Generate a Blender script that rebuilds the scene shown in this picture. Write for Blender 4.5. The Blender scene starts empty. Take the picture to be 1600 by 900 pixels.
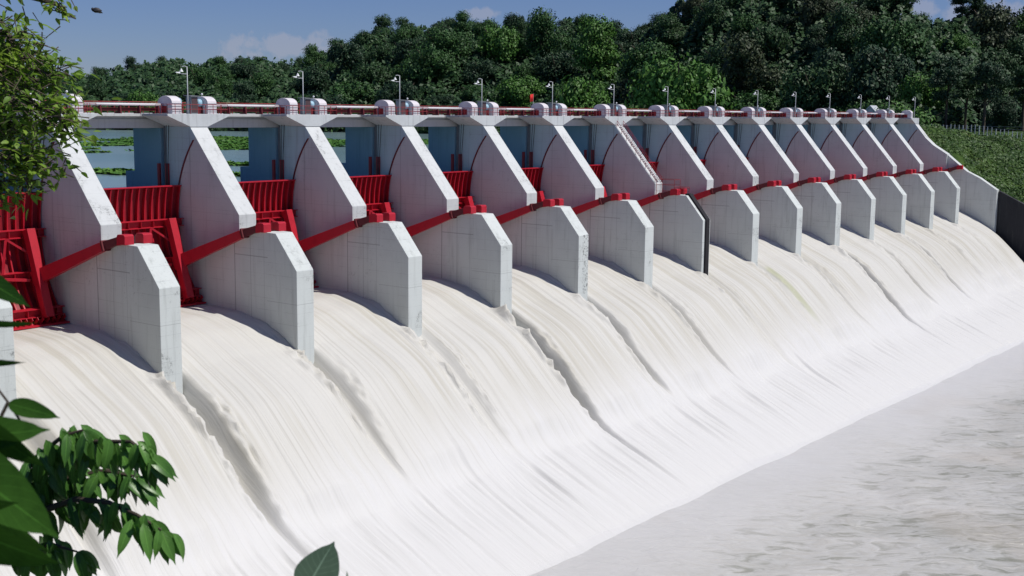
import bpy, math, random
import numpy as np
from mathutils import Vector, Matrix

C = bpy.context.scene
R_ = math.radians
random.seed(7); rng = np.random.default_rng(7)
COL = C.collection

# ------------------------------------------------------------------ camera
CP = Vector((119.537, -91.790, 2.333))
FW = Vector((-0.60865686, 0.78063171, -0.14195408))
RT = Vector((0.78758136, 0.61610919, 0.01118376))
DN = Vector((0.09618961, -0.10499331, -0.98981006))
FPX = 1935.58
cd = bpy.data.cameras.new('camera'); cam = bpy.data.objects.new('camera', cd); COL.objects.link(cam)
cam.matrix_world = Matrix(((RT.x, -DN.x, -FW.x, CP.x), (RT.y, -DN.y, -FW.y, CP.y), (RT.z, -DN.z, -FW.z, CP.z), (0, 0, 0, 1)))
cd.sensor_width = 36; cd.lens = FPX / 1600 * 36; cd.clip_start = 0.05; cd.clip_end = 20000
cd.dof.use_dof = True; cd.dof.focus_distance = 120; cd.dof.aperture_fstop = 9
C.camera = cam
def P(u, v, d):
    """world point seen at photo pixel (u, v), d metres ahead"""
    return CP + d * (FW + RT * ((u - 800) / FPX) + DN * ((v - 450) / FPX))

# ------------------------------------------------------------------ sky, sun, exposure
SUN = Vector((0.60, 0.27, 1.0)).normalized()
el = math.asin(SUN.z)
w = bpy.data.worlds.new('World'); C.world = w; w.use_nodes = True
nt = w.node_tree; nt.nodes.clear()
def N(nt, t, **k):
    n = nt.nodes.new(t)
    for a, b in k.items(): setattr(n, a, b)
    return n
out = N(nt, 'ShaderNodeOutputWorld'); bg = N(nt, 'ShaderNodeBackground')
sky = N(nt, 'ShaderNodeTexSky', sky_type='NISHITA'); sky.sun_disc = False
sky.sun_elevation = el; sky.sun_rotation = math.atan2(SUN.x, SUN.y)
sky.air_density = 1.0; sky.dust_density = 0.15; sky.ozone_density = 3.0; sky.altitude = 400
hs = N(nt, 'ShaderNodeHueSaturation'); hs.inputs['Saturation'].default_value = 1.0; hs.inputs['Value'].default_value = 1.0
tint = N(nt, 'ShaderNodeMix', data_type='RGBA', blend_type='MULTIPLY'); tint.inputs[0].default_value = 1.0
tint.inputs[7].default_value = (.52, .605, .93, 1)
nt.links.new(sky.outputs[0], hs.inputs['Color']); nt.links.new(hs.outputs[0], tint.inputs[6])
tc = N(nt, 'ShaderNodeTexCoord')
# low cumulus puffs standing behind the hills
def wm(op, a, b=None, c=None):
    n = N(nt, 'ShaderNodeMath', operation=op)
    for i, x in enumerate((a, b, c)):
        if x is None: continue
        if isinstance(x, (int, float)): n.inputs[i].default_value = x
        else: nt.links.new(x, n.inputs[i])
    return n.outputs[0]
def dotp(v):
    n = N(nt, 'ShaderNodeVectorMath', operation='DOT_PRODUCT'); nt.links.new(tc.outputs['Generated'], n.inputs[0]); n.inputs[1].default_value = v; return n.outputs['Value']
nz = N(nt, 'ShaderNodeTexNoise'); nz.inputs['Scale'].default_value = 38; nz.inputs['Detail'].default_value = 6; nz.inputs['Roughness'].default_value = .62
nt.links.new(tc.outputs['Generated'], nz.inputs['Vector'])
mask = None
for (u, v, su, sv, amt) in ((455, 72, 105, 27, 1.0), (395, 85, 60, 16, .7), (765, 22, 42, 14, .9), (1330, 0, 90, 20, .8), (1560, 25, 90, 40, .9), (1430, 14, 40, 24, 1.0)):
    dv = (P(u, v, 1) - CP).normalized(); side = Vector((dv.y, -dv.x, 0)).normalized(); up = side.cross(dv).normalized()
    a = wm('MULTIPLY', dotp(side), FPX / su); b = wm('MULTIPLY', dotp(up), FPX / sv)
    d2 = wm('ADD', wm('MULTIPLY', a, a), wm('MULTIPLY', b, b))
    d2 = wm('ADD', d2, wm('MULTIPLY', wm('LESS_THAN', dotp(dv), 0.0), 100.0))
    m = wm('MULTIPLY', wm('SUBTRACT', 1.0, wm('POWER', d2, .5)), amt)
    mask = m if mask is None else wm('MAXIMUM', mask, m)
mk = wm('MULTIPLY', wm('ADD', mask, wm('MULTIPLY', wm('SUBTRACT', nz.outputs[0], .56), 2.6)), 1.5)
mk = wm('MINIMUM', wm('MAXIMUM', mk, 0.0), .42)
cl = N(nt, 'ShaderNodeMix', data_type='RGBA'); nt.links.new(mk, cl.inputs[0]); nt.links.new(tint.outputs[2], cl.inputs[6]); cl.inputs[7].default_value = (5.4, 5.4, 6.4, 1)
nt.links.new(cl.outputs[2], bg.inputs[0]); bg.inputs[1].default_value = 0.075
nt.links.new(bg.outputs[0], out.inputs[0])
sd = bpy.data.lights.new('sun', 'SUN'); so = bpy.data.objects.new('sun', sd); COL.objects.link(so)
sd.energy = 4.2; sd.angle = R_(0.5); sd.color = (1, .96, .9)
so.rotation_euler = (-SUN).to_track_quat('-Z', 'Y').to_euler(); so.location = (0, 0, 200)
C.view_settings.view_transform = 'Standard'; C.view_settings.look = 'None'; C.view_settings.exposure = -0.02; C.view_settings.gamma = 1
C.cycles.max_bounces = 6; C.cycles.volume_bounces = 3; C.cycles.transparent_max_bounces = 6

# ------------------------------------------------------------------ helpers
class MB:
    def __init__(s): s.v = []; s.f = []; s.uv = None
    def add(s, vs, fs, uv=None):
        o = len(s.v); s.v += [tuple(q) for q in vs]; s.f += [tuple(i + o for i in f) for f in fs]
        if uv is not None:
            if s.uv is None: s.uv = []
            s.uv += uv
    def box(s, x0, x1, y0, y1, z0, z1):
        s.add([(x0,y0,z0),(x1,y0,z0),(x1,y1,z0),(x0,y1,z0),(x0,y0,z1),(x1,y0,z1),(x1,y1,z1),(x0,y1,z1)],
              [(0,3,2,1),(4,5,6,7),(0,1,5,4),(1,2,6,5),(2,3,7,6),(3,0,4,7)])
    def prism(s, poly, a0, a1, axis='y'):
        n = len(poly)
        def mk(p, a): return (p[0], a, p[1]) if axis == 'y' else ((a, p[0], p[1]) if axis == 'x' else (p[0], p[1], a))
        s.add([mk(p, a0) for p in poly] + [mk(p, a1) for p in poly],
              [tuple(range(n)), tuple(range(2*n-1, n-1, -1))] + [(i, i+n, (i+1) % n + n, (i+1) % n) for i in range(n)])
    def bar(s, a, b, w, h=None, up=(0, 0, 1)):
        """square bar from a to b; w, h may be (start, end)"""
        a = Vector(a); b = Vector(b); h = h if h is not None else w
        w0, w1 = w if isinstance(w, tuple) else (w, w); h0, h1 = h if isinstance(h, tuple) else (h, h)
        d = (b - a).normalized(); u = Vector(up)
        if abs(d.dot(u)) > .98: u = Vector((1, 0, 0))
        sx = d.cross(u).normalized(); sy = sx.cross(d).normalized()
        vs = []
        for p, ww, hh in ((a, w0, h0), (b, w1, h1)):
            for i, j in ((-1,-1),(1,-1),(1,1),(-1,1)): vs.append(p + sx*i*ww/2 + sy*j*hh/2)
        s.add(vs, [(0,3,2,1),(4,5,6,7),(0,1,5,4),(1,2,6,5),(2,3,7,6),(3,0,4,7)])
    def tube(s, pts, r, n=8, cap=True):
        pts = [Vector(p) for p in pts]; m = len(pts); vs = []; fs = []
        rs = r if isinstance(r, (list, tuple)) else [r]*m
        pu = None
        for i, p in enumerate(pts):
            d = (pts[min(i+1, m-1)] - pts[max(i-1, 0)]).normalized()
            if pu is None: pu = Vector((0, 0, 1)) if abs(d.z) < .9 else Vector((1, 0, 0))
            sx = d.cross(pu).normalized(); sy = sx.cross(d).normalized(); pu = sy
            for k in range(n):
                t = 2*math.pi*k/n; vs.append(p + (sx*math.cos(t) + sy*math.sin(t))*rs[i])
        for i in range(m-1):
            for k in range(n): fs.append((i*n+k, i*n+(k+1) % n, (i+1)*n+(k+1) % n, (i+1)*n+k))
        if cap: fs += [tuple(range(n-1, -1, -1)), tuple(range((m-1)*n, m*n))]
        s.add(vs, fs)
    def sphere(s, c, r, n=10, sc=(1,1,1)):
        vs = [(c[0], c[1], c[2]+r*sc[2])]; fs = []; rings = n//2
        for i in range(1, rings):
            t = math.pi*i/rings
            for k in range(n):
                a = 2*math.pi*k/n; vs.append((c[0]+r*sc[0]*math.sin(t)*math.cos(a), c[1]+r*sc[1]*math.sin(t)*math.sin(a), c[2]+r*sc[2]*math.cos(t)))
        vs.append((c[0], c[1], c[2]-r*sc[2])); L = len(vs)-1
        for k in range(n): fs.append((0, 1+k, 1+(k+1) % n)); fs.append((L, L-n+(k+1) % n, L-n+k))
        for i in range(rings-2):
            for k in range(n): a = 1+i*n; fs.append((a+k, a+n+k, a+n+(k+1) % n, a+(k+1) % n))
        s.add(vs, fs)
    def build(s, name, mat, parent=None, smooth=False, bevel=0):
        me = bpy.data.meshes.new(name); me.from_pydata(s.v, [], s.f); me.update()
        if s.uv is not None:
            ul = me.uv_layers.new(name='UVMap'); idx = np.zeros(len(me.loops), dtype=np.int32); me.loops.foreach_get('vertex_index', idx)
            ul.data.foreach_set('uv', np.array(s.uv, dtype=np.float32)[idx].ravel())
        if mat: me.materials.append(mat)
        if smooth: me.shade_smooth()
        o = bpy.data.objects.new(name, me); COL.objects.link(o)
        if parent: o.parent = parent
        if bevel:
            b = o.modifiers.new('bevel', 'BEVEL'); b.width = bevel; b.segments = 2; b.limit_method = 'ANGLE'; b.angle_limit = R_(40)
        return o
def tag(o, label=None, cat=None, group=None, kind=None):
    if label: o['label'] = label
    if cat: o['category'] = cat
    if group: o['group'] = group
    if kind: o['kind'] = kind
    return o
def empty(name, loc):
    o = bpy.data.objects.new(name, None); COL.objects.link(o); o.location = loc; o.empty_display_size = .3; return o
def copy_tree(o, parent=None):
    c = o.copy(); COL.objects.link(c); c.parent = parent
    for ch in KIDS.get(o.name, []): KIDS.setdefault(c.name, []).append(copy_tree(ch, c))
    return c
KIDS = {}
def kids(root):
    def rec(o):
        L = [c for c in bpy.data.objects if c.parent == o]
        KIDS[o.name] = L
        for c in L: rec(c)
    rec(root)
ORD = ['first','second','third','fourth','fifth','sixth','seventh','eighth','ninth','tenth','eleventh','twelfth','thirteenth','fourteenth','fifteenth','sixteenth','seventeenth']

# numpy value noise
_T = rng.random((256, 256))
def vn(x, y):
    xi = np.floor(x).astype(int); yi = np.floor(y).astype(int); fx = x-xi; fy = y-yi
    fx = fx*fx*(3-2*fx); fy = fy*fy*(3-2*fy)
    a = _T[xi % 256, yi % 256]; b = _T[(xi+1) % 256, yi % 256]; c = _T[xi % 256, (yi+1) % 256]; d = _T[(xi+1) % 256, (yi+1) % 256]
    return (a*(1-fx)+b*fx)*(1-fy)+(c*(1-fx)+d*fx)*fy - .5
def fbm(x, y, o=4):
    s = 0; a = 1.
    for i in range(o): s = s + a*vn(x*2**i+17.3*i, y*2**i+5.1*i); a *= .5
    return s
def grid_mesh(name, X, Y, Z, mat, smooth=True):
    n, m = X.shape; V = np.stack([X, Y, Z], -1).reshape(-1, 3)
    i = np.arange(n*m).reshape(n, m); F = np.stack([i[:-1, :-1], i[1:, :-1], i[1:, 1:], i[:-1, 1:]], -1).reshape(-1, 4)
    me = bpy.data.meshes.new(name); me.vertices.add(len(V)); me.vertices.foreach_set('co', V.ravel().astype(np.float32))
    me.loops.add(F.size); me.loops.foreach_set('vertex_index', F.ravel().astype(np.int32))
    me.polygons.add(len(F)); me.polygons.foreach_set('loop_start', np.arange(0, F.size, 4, dtype=np.int32)); me.polygons.foreach_set('loop_total', np.full(len(F), 4, dtype=np.int32))
    me.update(calc_edges=True); me.validate()
    me.materials.append(mat)
    if smooth: me.shade_smooth()
    o = bpy.data.objects.new(name, me); COL.objects.link(o); return o
def quad_mesh(name, V, mat, parent=None):
    """V: (n,4,3) loose quads"""
    n = len(V); me = bpy.data.meshes.new(name); me.vertices.add(n*4); me.vertices.foreach_set('co', V.reshape(-1).astype(np.float32))
    me.loops.add(n*4); me.loops.foreach_set('vertex_index', np.arange(n*4, dtype=np.int32))
    me.polygons.add(n); me.polygons.foreach_set('loop_start', np.arange(0, n*4, 4, dtype=np.int32)); me.polygons.foreach_set('loop_total', np.full(n, 4, dtype=np.int32))
    me.update(calc_edges=True)
    if mat: me.materials.append(mat)
    o = bpy.data.objects.new(name, me); COL.objects.link(o)
    if parent: o.parent = parent
    return o
def rand_quads(Pn, Nn, size, r=rng, stretch=1.5):
    """leaf clump quads at points Pn facing roughly Nn"""
    n = len(Pn); nn = Nn + r.normal(0, .45, (n, 3)); nn /= np.linalg.norm(nn, axis=1)[:, None]+1e-9
    t = np.cross(nn, r.normal(0, 1, (n, 3))); t /= np.linalg.norm(t, axis=1)[:, None]+1e-9; b = np.cross(nn, t)
    s = size*(.6+.8*r.random(n))[:, None]; L = t*s*stretch*.5; W = b*s*.5
    return np.stack([Pn-L, Pn-W*.9+L*.1, Pn+L, Pn+W*.9+L*.1], 1)

# ------------------------------------------------------------------ materials
class MT:
    def __init__(s, name, rough=.6, spec=.3):
        s.m = bpy.data.materials.new(name); s.m.use_nodes = True; s.nt = s.m.node_tree; s.b = s.nt.nodes['Principled BSDF']
        s.b.inputs['Roughness'].default_value = rough; s.b.inputs['Specular IOR Level'].default_value = spec
        s.geo = N(s.nt, 'ShaderNodeNewGeometry'); s.tc = N(s.nt, 'ShaderNodeTexCoord')
    def L(s, a, b): s.nt.links.new(a, b)
    def map(s, scale=(1,1,1), src='pos', rot=(0,0,0)):
        n = N(s.nt, 'ShaderNodeMapping'); n.inputs['Scale'].default_value = scale; n.inputs['Rotation'].default_value = rot
        s.L(s.geo.outputs['Position'] if src == 'pos' else s.tc.outputs[src], n.inputs[0]); return n.outputs[0]
    def noise(s, scale, vec=None, detail=4, rough=.55, dist=0):
        n = N(s.nt, 'ShaderNodeTexNoise'); n.inputs['Scale'].default_value = scale; n.inputs['Detail'].default_value = detail
        n.inputs['Roughness'].default_value = rough; n.inputs['Distortion'].default_value = dist
        s.L(vec if vec is not None else s.geo.outputs['Position'], n.inputs['Vector']); return n.outputs[0]
    def M(s, op, a, b=None, c=None, clamp=False):
        n = N(s.nt, 'ShaderNodeMath', operation=op); n.use_clamp = clamp
        for i, x in enumerate((a, b, c)):
            if x is None: continue
            if isinstance(x, (int, float)): n.inputs[i].default_value = x
            else: s.L(x, n.inputs[i])
        return n.outputs[0]
    def ramp(s, x, a, b):  # smoothstep a..b -> 0..1
        n = N(s.nt, 'ShaderNodeMapRange', interpolation_type='SMOOTHSTEP'); s.L(x, n.inputs[0]); n.inputs[1].default_value = a; n.inputs[2].default_value = b; return n.outputs[0]
    def mix(s, f, a, b, mode='MIX'):
        n = N(s.nt, 'ShaderNodeMix', data_type='RGBA', blend_type=mode)
        if isinstance(f, (int, float)): n.inputs[0].default_value = f
        else: s.L(f, n.inputs[0])
        for i, x in ((6, a), (7, b)):
            if isinstance(x, tuple): n.inputs[i].default_value = x if len(x) == 4 else x + (1,)
            else: s.L(x, n.inputs[i])
        return n.outputs[2]
    def xyz(s, src='pos'):
        n = N(s.nt, 'ShaderNodeSeparateXYZ'); s.L(s.geo.outputs['Position'] if src == 'pos' else s.tc.outputs[src], n.inputs[0]); return n.outputs
    def bump(s, h, strength=.3, dist=.05):
        n = N(s.nt, 'ShaderNodeBump'); n.inputs['Strength'].default_value = strength; n.inputs['Distance'].default_value = dist; s.L(h, n.inputs['Height']); s.L(n.outputs[0], s.b.inputs['Normal'])
    def col(s, c):
        if isinstance(c, tuple): s.b.inputs['Base Color'].default_value = c if len(c) == 4 else c + (1,)
        else: s.L(c, s.b.inputs['Base Color'])

def concrete(name, base, dark, stain=.5, panels=False, speck=False):
    t = MT(name, .8, .2)
    big = t.noise(.35, detail=5); fine = t.noise(6, detail=6, rough=.65)
    streak = t.noise(1.0, t.map((1.6, 1.6, .12)), detail=5, rough=.6)
    f = t.M('MULTIPLY', t.ramp(streak, .5, .8), stain)
    c = t.mix(f, base, dark)
    c = t.mix(t.M('MULTIPLY', t.ramp(big, .4, .75), stain*.5), c, tuple(x*.8 for x in base))
    c = t.mix(t.M('MULTIPLY', t.ramp(fine, .55, .8), .35), c, tuple(x*.7 for x in dark))
    if speck:
        mo = t.noise(2.2, detail=8, rough=.8); area = t.noise(.12, detail=3)
        c = t.mix(t.M('MULTIPLY', t.M('MULTIPLY', t.ramp(mo, .55, .72), t.ramp(area, .48, .62)), .65), c, (.13, .14, .13))
    if panels:
        X = t.xyz(); x, z = X[0], X[2]
        def line(v, a, wd): return t.M('LESS_THAN', t.M('ABSOLUTE', t.M('SUBTRACT', v, a)), wd)
        ls = [(line(x, 7.55, .06), t.M('LESS_THAN', z, -12.8), .6), (line(x, 10.3, .045), t.M('LESS_THAN', z, -11.0), .35), (line(x, 12.6, .04), t.M('LESS_THAN', z, -11.0), .25),
              (line(z, -14.3, .05), t.M('MULTIPLY', t.M('GREATER_THAN', x, 7.6), t.M('LESS_THAN', x, 13.2)), .45), (line(x, -.2, .05), t.M('LESS_THAN', z, -.3), .3),
              (line(z, -19.2, .035), t.M('GREATER_THAN', x, 13.), .3), (line(z, -9.85, .03), t.M('LESS_THAN', x, 8.2), .15)]
        for a, b, k in ls: c = t.mix(t.M('MULTIPLY', t.M('MULTIPLY', a, b), k), c, (.10, .10, .11))
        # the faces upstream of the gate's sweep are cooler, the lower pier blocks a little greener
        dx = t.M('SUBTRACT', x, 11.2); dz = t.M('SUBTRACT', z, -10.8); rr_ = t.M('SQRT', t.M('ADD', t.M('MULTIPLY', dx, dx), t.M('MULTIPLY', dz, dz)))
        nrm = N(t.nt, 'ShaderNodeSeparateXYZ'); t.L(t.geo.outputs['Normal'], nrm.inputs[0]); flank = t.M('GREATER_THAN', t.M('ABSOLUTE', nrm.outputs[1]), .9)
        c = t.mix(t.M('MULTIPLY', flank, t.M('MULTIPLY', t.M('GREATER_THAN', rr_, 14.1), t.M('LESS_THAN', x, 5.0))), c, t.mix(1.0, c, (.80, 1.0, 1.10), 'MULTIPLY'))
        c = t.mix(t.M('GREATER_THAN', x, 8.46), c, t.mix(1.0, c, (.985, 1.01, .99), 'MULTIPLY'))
        # black mould on one nose, scattered patches on the others
        Y = X[1]; sp_ = t.noise(2.6, detail=9, rough=.85)
        m3 = t.M('MULTIPLY', t.M('MULTIPLY', t.M('GREATER_THAN', x, 17.9), t.M('LESS_THAN', t.M('ABSOLUTE', t.M('SUBTRACT', Y, 56.2)), 1.2)), t.M('GREATER_THAN', z, -24.0))
        m5 = t.M('MULTIPLY', t.M('SUBTRACT', 1.0, flank), t.ramp(t.noise(.35, detail=2), .54, .66))
        c = t.mix(t.M('MULTIPLY', t.M('MAXIMUM', m3, t.M('MULTIPLY', m5, .6)), t.ramp(sp_, .50, .60)), c, (.05, .055, .055))
        # faint board-marked pour lines every 1.35 m
        pl = t.M('LESS_THAN', t.M('FRACT', t.M('DIVIDE', z, 1.35)), .03)
        c = t.mix(t.M('MULTIPLY', pl, t.M('MULTIPLY', t.ramp(big, .3, .7), .35)), c, (.16, .17, .18))
    t.col(c); t.bump(t.M('ADD', fine, t.M('MULTIPLY', streak, .4)), .25, .03)
    return t.m
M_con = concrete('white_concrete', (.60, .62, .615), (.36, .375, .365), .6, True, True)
M_blue = concrete('blue_concrete', (.22, .40, .52), (.14, .26, .34), .6)  # bluer, darker tone for the upstream part of each pier
M_cap = concrete('weathered_concrete', (.56, .59, .60), (.25, .26, .26), .85)
M_dark = concrete('dark_wet_concrete', (.030, .031, .036), (.075, .078, .075), .8)
M_deck = concrete('deck_concrete', (.55, .57, .58), (.3, .3, .3), .5)
def paint(name, c, rough=.45, var=.4, dirt=(.12, .05, .04), spec=.4):
    t = MT(name, rough, spec); n1 = t.noise(1.2, detail=5); n2 = t.noise(9, detail=5, rough=.7)
    k = t.mix(t.M('MULTIPLY', t.ramp(n1, .45, .75), var), c, tuple(x*.6 for x in c))
    k = t.mix(t.M('MULTIPLY', t.ramp(n2, .6, .8), var), k, dirt); t.col(k); t.bump(n2, .12, .01); return t.m
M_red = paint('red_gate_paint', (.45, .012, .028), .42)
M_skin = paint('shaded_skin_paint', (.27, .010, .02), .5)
M_dred = paint('dark_red_paint', (.13, .015, .02), .6)
M_brown = paint('brown_panel', (.09, .055, .06), .5)
M_rail = paint('red_rail_paint', (.33, .03, .035), .5)
M_cover = paint('pale_cover_paint', (.70, .665, .69), .5, .15, (.4, .33, .36))
M_grey = paint('grey_metal', (.22, .25, .28), .4)
M_pale = paint('pale_galvanised', (.55, .58, .6), .35, .2, (.3, .3, .3))
M_bluem = paint('pale_blue_paint', (.35, .55, .68), .4)
M_black = paint('black_joint', (.012, .011, .014), .8)
M_roof = paint('dull_roof', (.16, .17, .18), .6)
M_cable = paint('dark_cable', (.035, .035, .04), .6)
M_white = paint('white_paint', (.75, .77, .78), .5, .2, (.4, .4, .4))
M_flag = paint('red_flag_cloth', (.62, .02, .02), .8, .15)
def foliage(name, a, b, rough=.55, scale=.35, tr=.0, spec=.25):
    t = MT(name, rough, spec); n1 = t.noise(scale, detail=4); n2 = t.noise(scale*9, detail=2)
    k = t.mix(t.ramp(n1, .38, .66), a, b); k = t.mix(t.M('MULTIPLY', t.ramp(n2, .5, .75), .5), k, tuple(min(1, x*1.7) for x in b))
    t.col(k)
    if tr:
        tn = N(t.nt, 'ShaderNodeBsdfTranslucent'); ms = N(t.nt, 'ShaderNodeMixShader'); ms.inputs[0].default_value = tr
        t.L(k, tn.inputs[0]); t.L(t.b.outputs[0], ms.inputs[1]); t.L(tn.outputs[0], ms.inputs[2]); t.L(ms.outputs[0], t.nt.nodes['Material Output'].inputs[0])
    return t.m
M_bark = paint('bark', (.09, .07, .05), .9, .5, (.03, .025, .02))
M_tree = {
 'dark': foliage('leaves_dark_green', (.021, .054, .020), (.040, .090, .027)),
 'mid': foliage('leaves_mid_green', (.026, .070, .020), (.048, .118, .027)),
 'fresh': foliage('leaves_fresh_green', (.045, .118, .020), (.080, .185, .030)),
 'brown': foliage('leaves_brownish', (.030, .044, .020), (.052, .074, .030)),
 'deep': foliage('leaves_deep_green', (.016, .042, .020), (.030, .068, .028)),
}
def soil():
    t = MT('bank_soil', .9, .1); n = t.noise(.5, detail=6); k = t.mix(t.ramp(n, .4, .65), (.05, .075, .02), (.09, .075, .045)); t.col(k); t.bump(n, .6, .2); return t.m
M_soil = soil()
def hillm():
    t = MT('forest_floor', .9, .1); n = t.noise(.12, detail=6); k = t.mix(t.ramp(n, .4, .65), (.008, .020, .008), (.016, .036, .010)); t.col(k); t.bump(t.noise(.3, detail=5), .8, 1.); return t.m
M_hill = hillm()
def grassm():
    t = MT('grass_bank', .9, .1); n = t.noise(.25, detail=7, rough=.65); k = t.mix(t.ramp(n, .38, .62), (.020, .045, .010), (.060, .105, .022)); 
    k = t.mix(t.M('MULTIPLY', t.ramp(t.noise(.09, detail=4), .55, .7), .6), k, (.085, .08, .035)); t.col(k); t.bump(t.noise(1.2, detail=6), .8, .4); return t.m
M_grass = grassm()
def waterjet():
    t = MT('white_water', .55, .25); X = t.xyz()
    s1 = t.noise(1.0, t.map((.022, .95, .022)), detail=7, rough=.6)
    s2 = t.noise(1.0, t.map((.06, 6.0, .06)), detail=5, rough=.6)
    s3 = t.noise(1.0, t.map((.02, .22, .02)), detail=3)
    s4 = t.noise(1.0, t.map((.03, 2.6, .03)), detail=4, rough=.65)
    edge = t.M('ADD', X[0], t.M('MULTIPLY', t.M('SUBTRACT', s1, .5), 14.0))
    jet = t.M('SUBTRACT', 1.0, t.ramp(edge, 27., 34.))
    clear = t.M('MULTIPLY', t.ramp(t.M('ADD', t.M('MULTIPLY', s1, .6), t.M('MULTIPLY', s3, .4)), .46, .62), jet)
    c = t.mix(jet, (.635, .63, .615), (.585, .575, .535))
    c = t.mix(t.M('MULTIPLY', clear, .68), c, (.455, .43, .355))
    c = t.mix(t.M('MULTIPLY', t.M('MULTIPLY', t.ramp(s4, .50, .68), jet), .55), c, (.42, .405, .36))
    c = t.mix(t.M('MULTIPLY', t.ramp(s2, .52, .75), .3), c, (.47, .46, .435))
    c = t.mix(t.M('MULTIPLY', t.ramp(s4, .60, .70), t.M('MULTIPLY', t.M('SUBTRACT', 1.0, jet), .30)), c, (.42, .42, .41))
    g = t.M('MULTIPLY', t.ramp(t.M('ABSOLUTE', t.M('SUBTRACT', X[1], 111.6)), 1.0, .3), t.M('MULTIPLY', t.ramp(X[0], 18.5, 20.), t.ramp(X[0], 31., 26.)))
    c = t.mix(t.M('MULTIPLY', g, .6), c, (.36, .38, .20))
    # broken foam lumps either side of the wakes read through finer noise
    f = t.noise(2.4, detail=6, rough=.7); c = t.mix(t.M('MULTIPLY', t.ramp(f, .58, .72), t.M('MULTIPLY', jet, .25)), c, (.64, .64, .64))
    t.col(c); t.bump(t.M('ADD', t.M('MULTIPLY', s1, 1.0), t.M('ADD', t.M('MULTIPLY', s2, .2), t.M('MULTIPLY', f, .10))), .45, .3)
    return t.m
M_jet = waterjet()
def poolm():
    t = MT('churned_pool', .3, .5); X = t.xyz()
    vr = t.map(rot=(0, 0, R_(-38))); vm = N(t.nt, 'ShaderNodeMapping'); vm.inputs['Scale'].default_value = (.42, 1.0, .6); t.L(vr, vm.inputs[0]); v = vm.outputs[0]
    big = t.noise(.10, v, detail=5, rough=.6, dist=.5); med = t.noise(.62, v, detail=7, rough=.62, dist=.7); fine = t.noise(2.2, v, detail=4, rough=.6, dist=.3)
    vein = t.M('SUBTRACT', 1.0, t.M('MULTIPLY', t.M('ABSOLUTE', t.M('SUBTRACT', med, .5)), 9.0), clamp=True)
    near = t.M('SUBTRACT', 1.0, t.ramp(t.M('ADD', X[0], t.M('MULTIPLY', t.M('SUBTRACT', big, .5), 22.0)), 46., 61.))
    foam = t.M('ADD', t.M('MULTIPLY', big, 1.0), t.M('MULTIPLY', med, .9))
    foam = t.M('ADD', foam, t.M('MULTIPLY', near, .5))
    k = t.ramp(t.M('SUBTRACT', foam, t.M('MULTIPLY', t.ramp(X[0], 62., 88.), .09)), .62, 1.12)
    c = t.mix(k, (.27, .27, .22), (.53, .515, .475))
    c = t.mix(t.M('MULTIPLY', vein, .55), c, (.64, .635, .62))
    c = t.mix(t.M('MULTIPLY', t.ramp(fine, .5, .7), .25), c, (.57, .57, .56))
    c = t.mix(near, c, (.565, .555, .535))
    c = t.mix(t.M('MULTIPLY', t.ramp(t.noise(.05, detail=2), .55, .7), .35), c, (.50, .45, .38))
    t.col(c); t.bump(t.M('ADD', med, t.M('MULTIPLY', fine, .15)), .6, .7); return t.m
M_pool = poolm()
def resm():
    t = MT('reservoir_water', .18, .5); n = t.noise(.8, detail=5); k = t.mix(t.ramp(t.noise(.02, detail=3), .4, .6), (.16, .25, .25), (.20, .29, .29)); t.col(k); t.bump(n, .25, .08); return t.m
M_res = resm()

# ------------------------------------------------------------------ terrain, water
S = 18.0; T = 2.5; K0, K1 = -2, 13
# reservoir sheet
mb = MB(); mb.add([(-3.0, -70, -8), (-3.0, 236, -8), (-25, 420, -8), (-700, 900, -8), (-1800, 500, -8), (-1800, -500, -8), (-250, -500, -8), (-60, -70, -8)], [tuple(range(8))])
tag(mb.build('reservoir_water', M_res), kind='structure')
# hills beyond the reservoir: a polar sheet round the viewpoint's side of the valley
def az_u(u): return (u-800)/FPX
US = [-900, -300, 0, 140, 240, 400, 480, 540, 620, 690, 760, 850, 900, 980, 1030, 1120, 1300, 1380, 1430, 1490, 1550, 1600, 1900, 2600]
SKY = [120, 110, 112, 118, 100, 92, 92, 64, 40, 20, 36, 42, 28, 42, 8, -25, -30, -12, 38, 20, 42, 12, -30, -30]
D0s = [620, 580, 548, 548, 548, 550, 550, 552, 550, 545, 540, 525, 515, 495, 480, 455, 405, 392, 385, 405, 425, 430, 430, 430]
D1s = [860, 820, 800, 800, 790, 790, 780, 740, 720, 700, 700, 700, 690, 670, 620, 590, 570, 550, 540, 550, 560, 560, 560, 560]
def hill_h(u, d):
    sky = np.interp(u, US, SKY); d0 = np.interp(u, US, D0s); d1 = np.interp(u, US, D1s)
    hz = 163.4+u*.0113
    zr = 2.33+d1*(hz-sky)/FPX-np.interp(u, [400, 520, 1000, 1100], [9.5, 12.5, 12.5, 10.])
    z0 = np.where(u > 1415, -3.2, -10.0)
    t = np.clip((d-d0)/(d1-d0), -.35, 1)
    up = np.where(t < 0, z0+t*30, z0+(zr-z0)*(.35*t+.65*(t*t*(3-2*t))))
    z = np.where(d > d1, zr-(d-d1)*.05, up)
    return z + fbm(u/95.+3, d/70.)*6*np.clip(t, 0, 1)
def uvd(u, d, z):
    """horizontal ray through photo column u at horizon, at forward distance d"""
    a = (u-800)/FPX
    fx, fy = FW.x+RT.x*a, FW.y+RT.y*a
    return CP.x+fx*d*1.0, CP.y+fy*d*1.0
uu = np.linspace(-900, 2600, 260); dd = np.concatenate([np.linspace(350, 900, 130), np.linspace(920, 4000, 30)])
U, D = np.meshgrid(uu, dd); Z = hill_h(U, D); X, Y = uvd(U, D, Z)
tag(grid_mesh('hills', X, Y, Z, M_hill), kind='structure')
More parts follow.
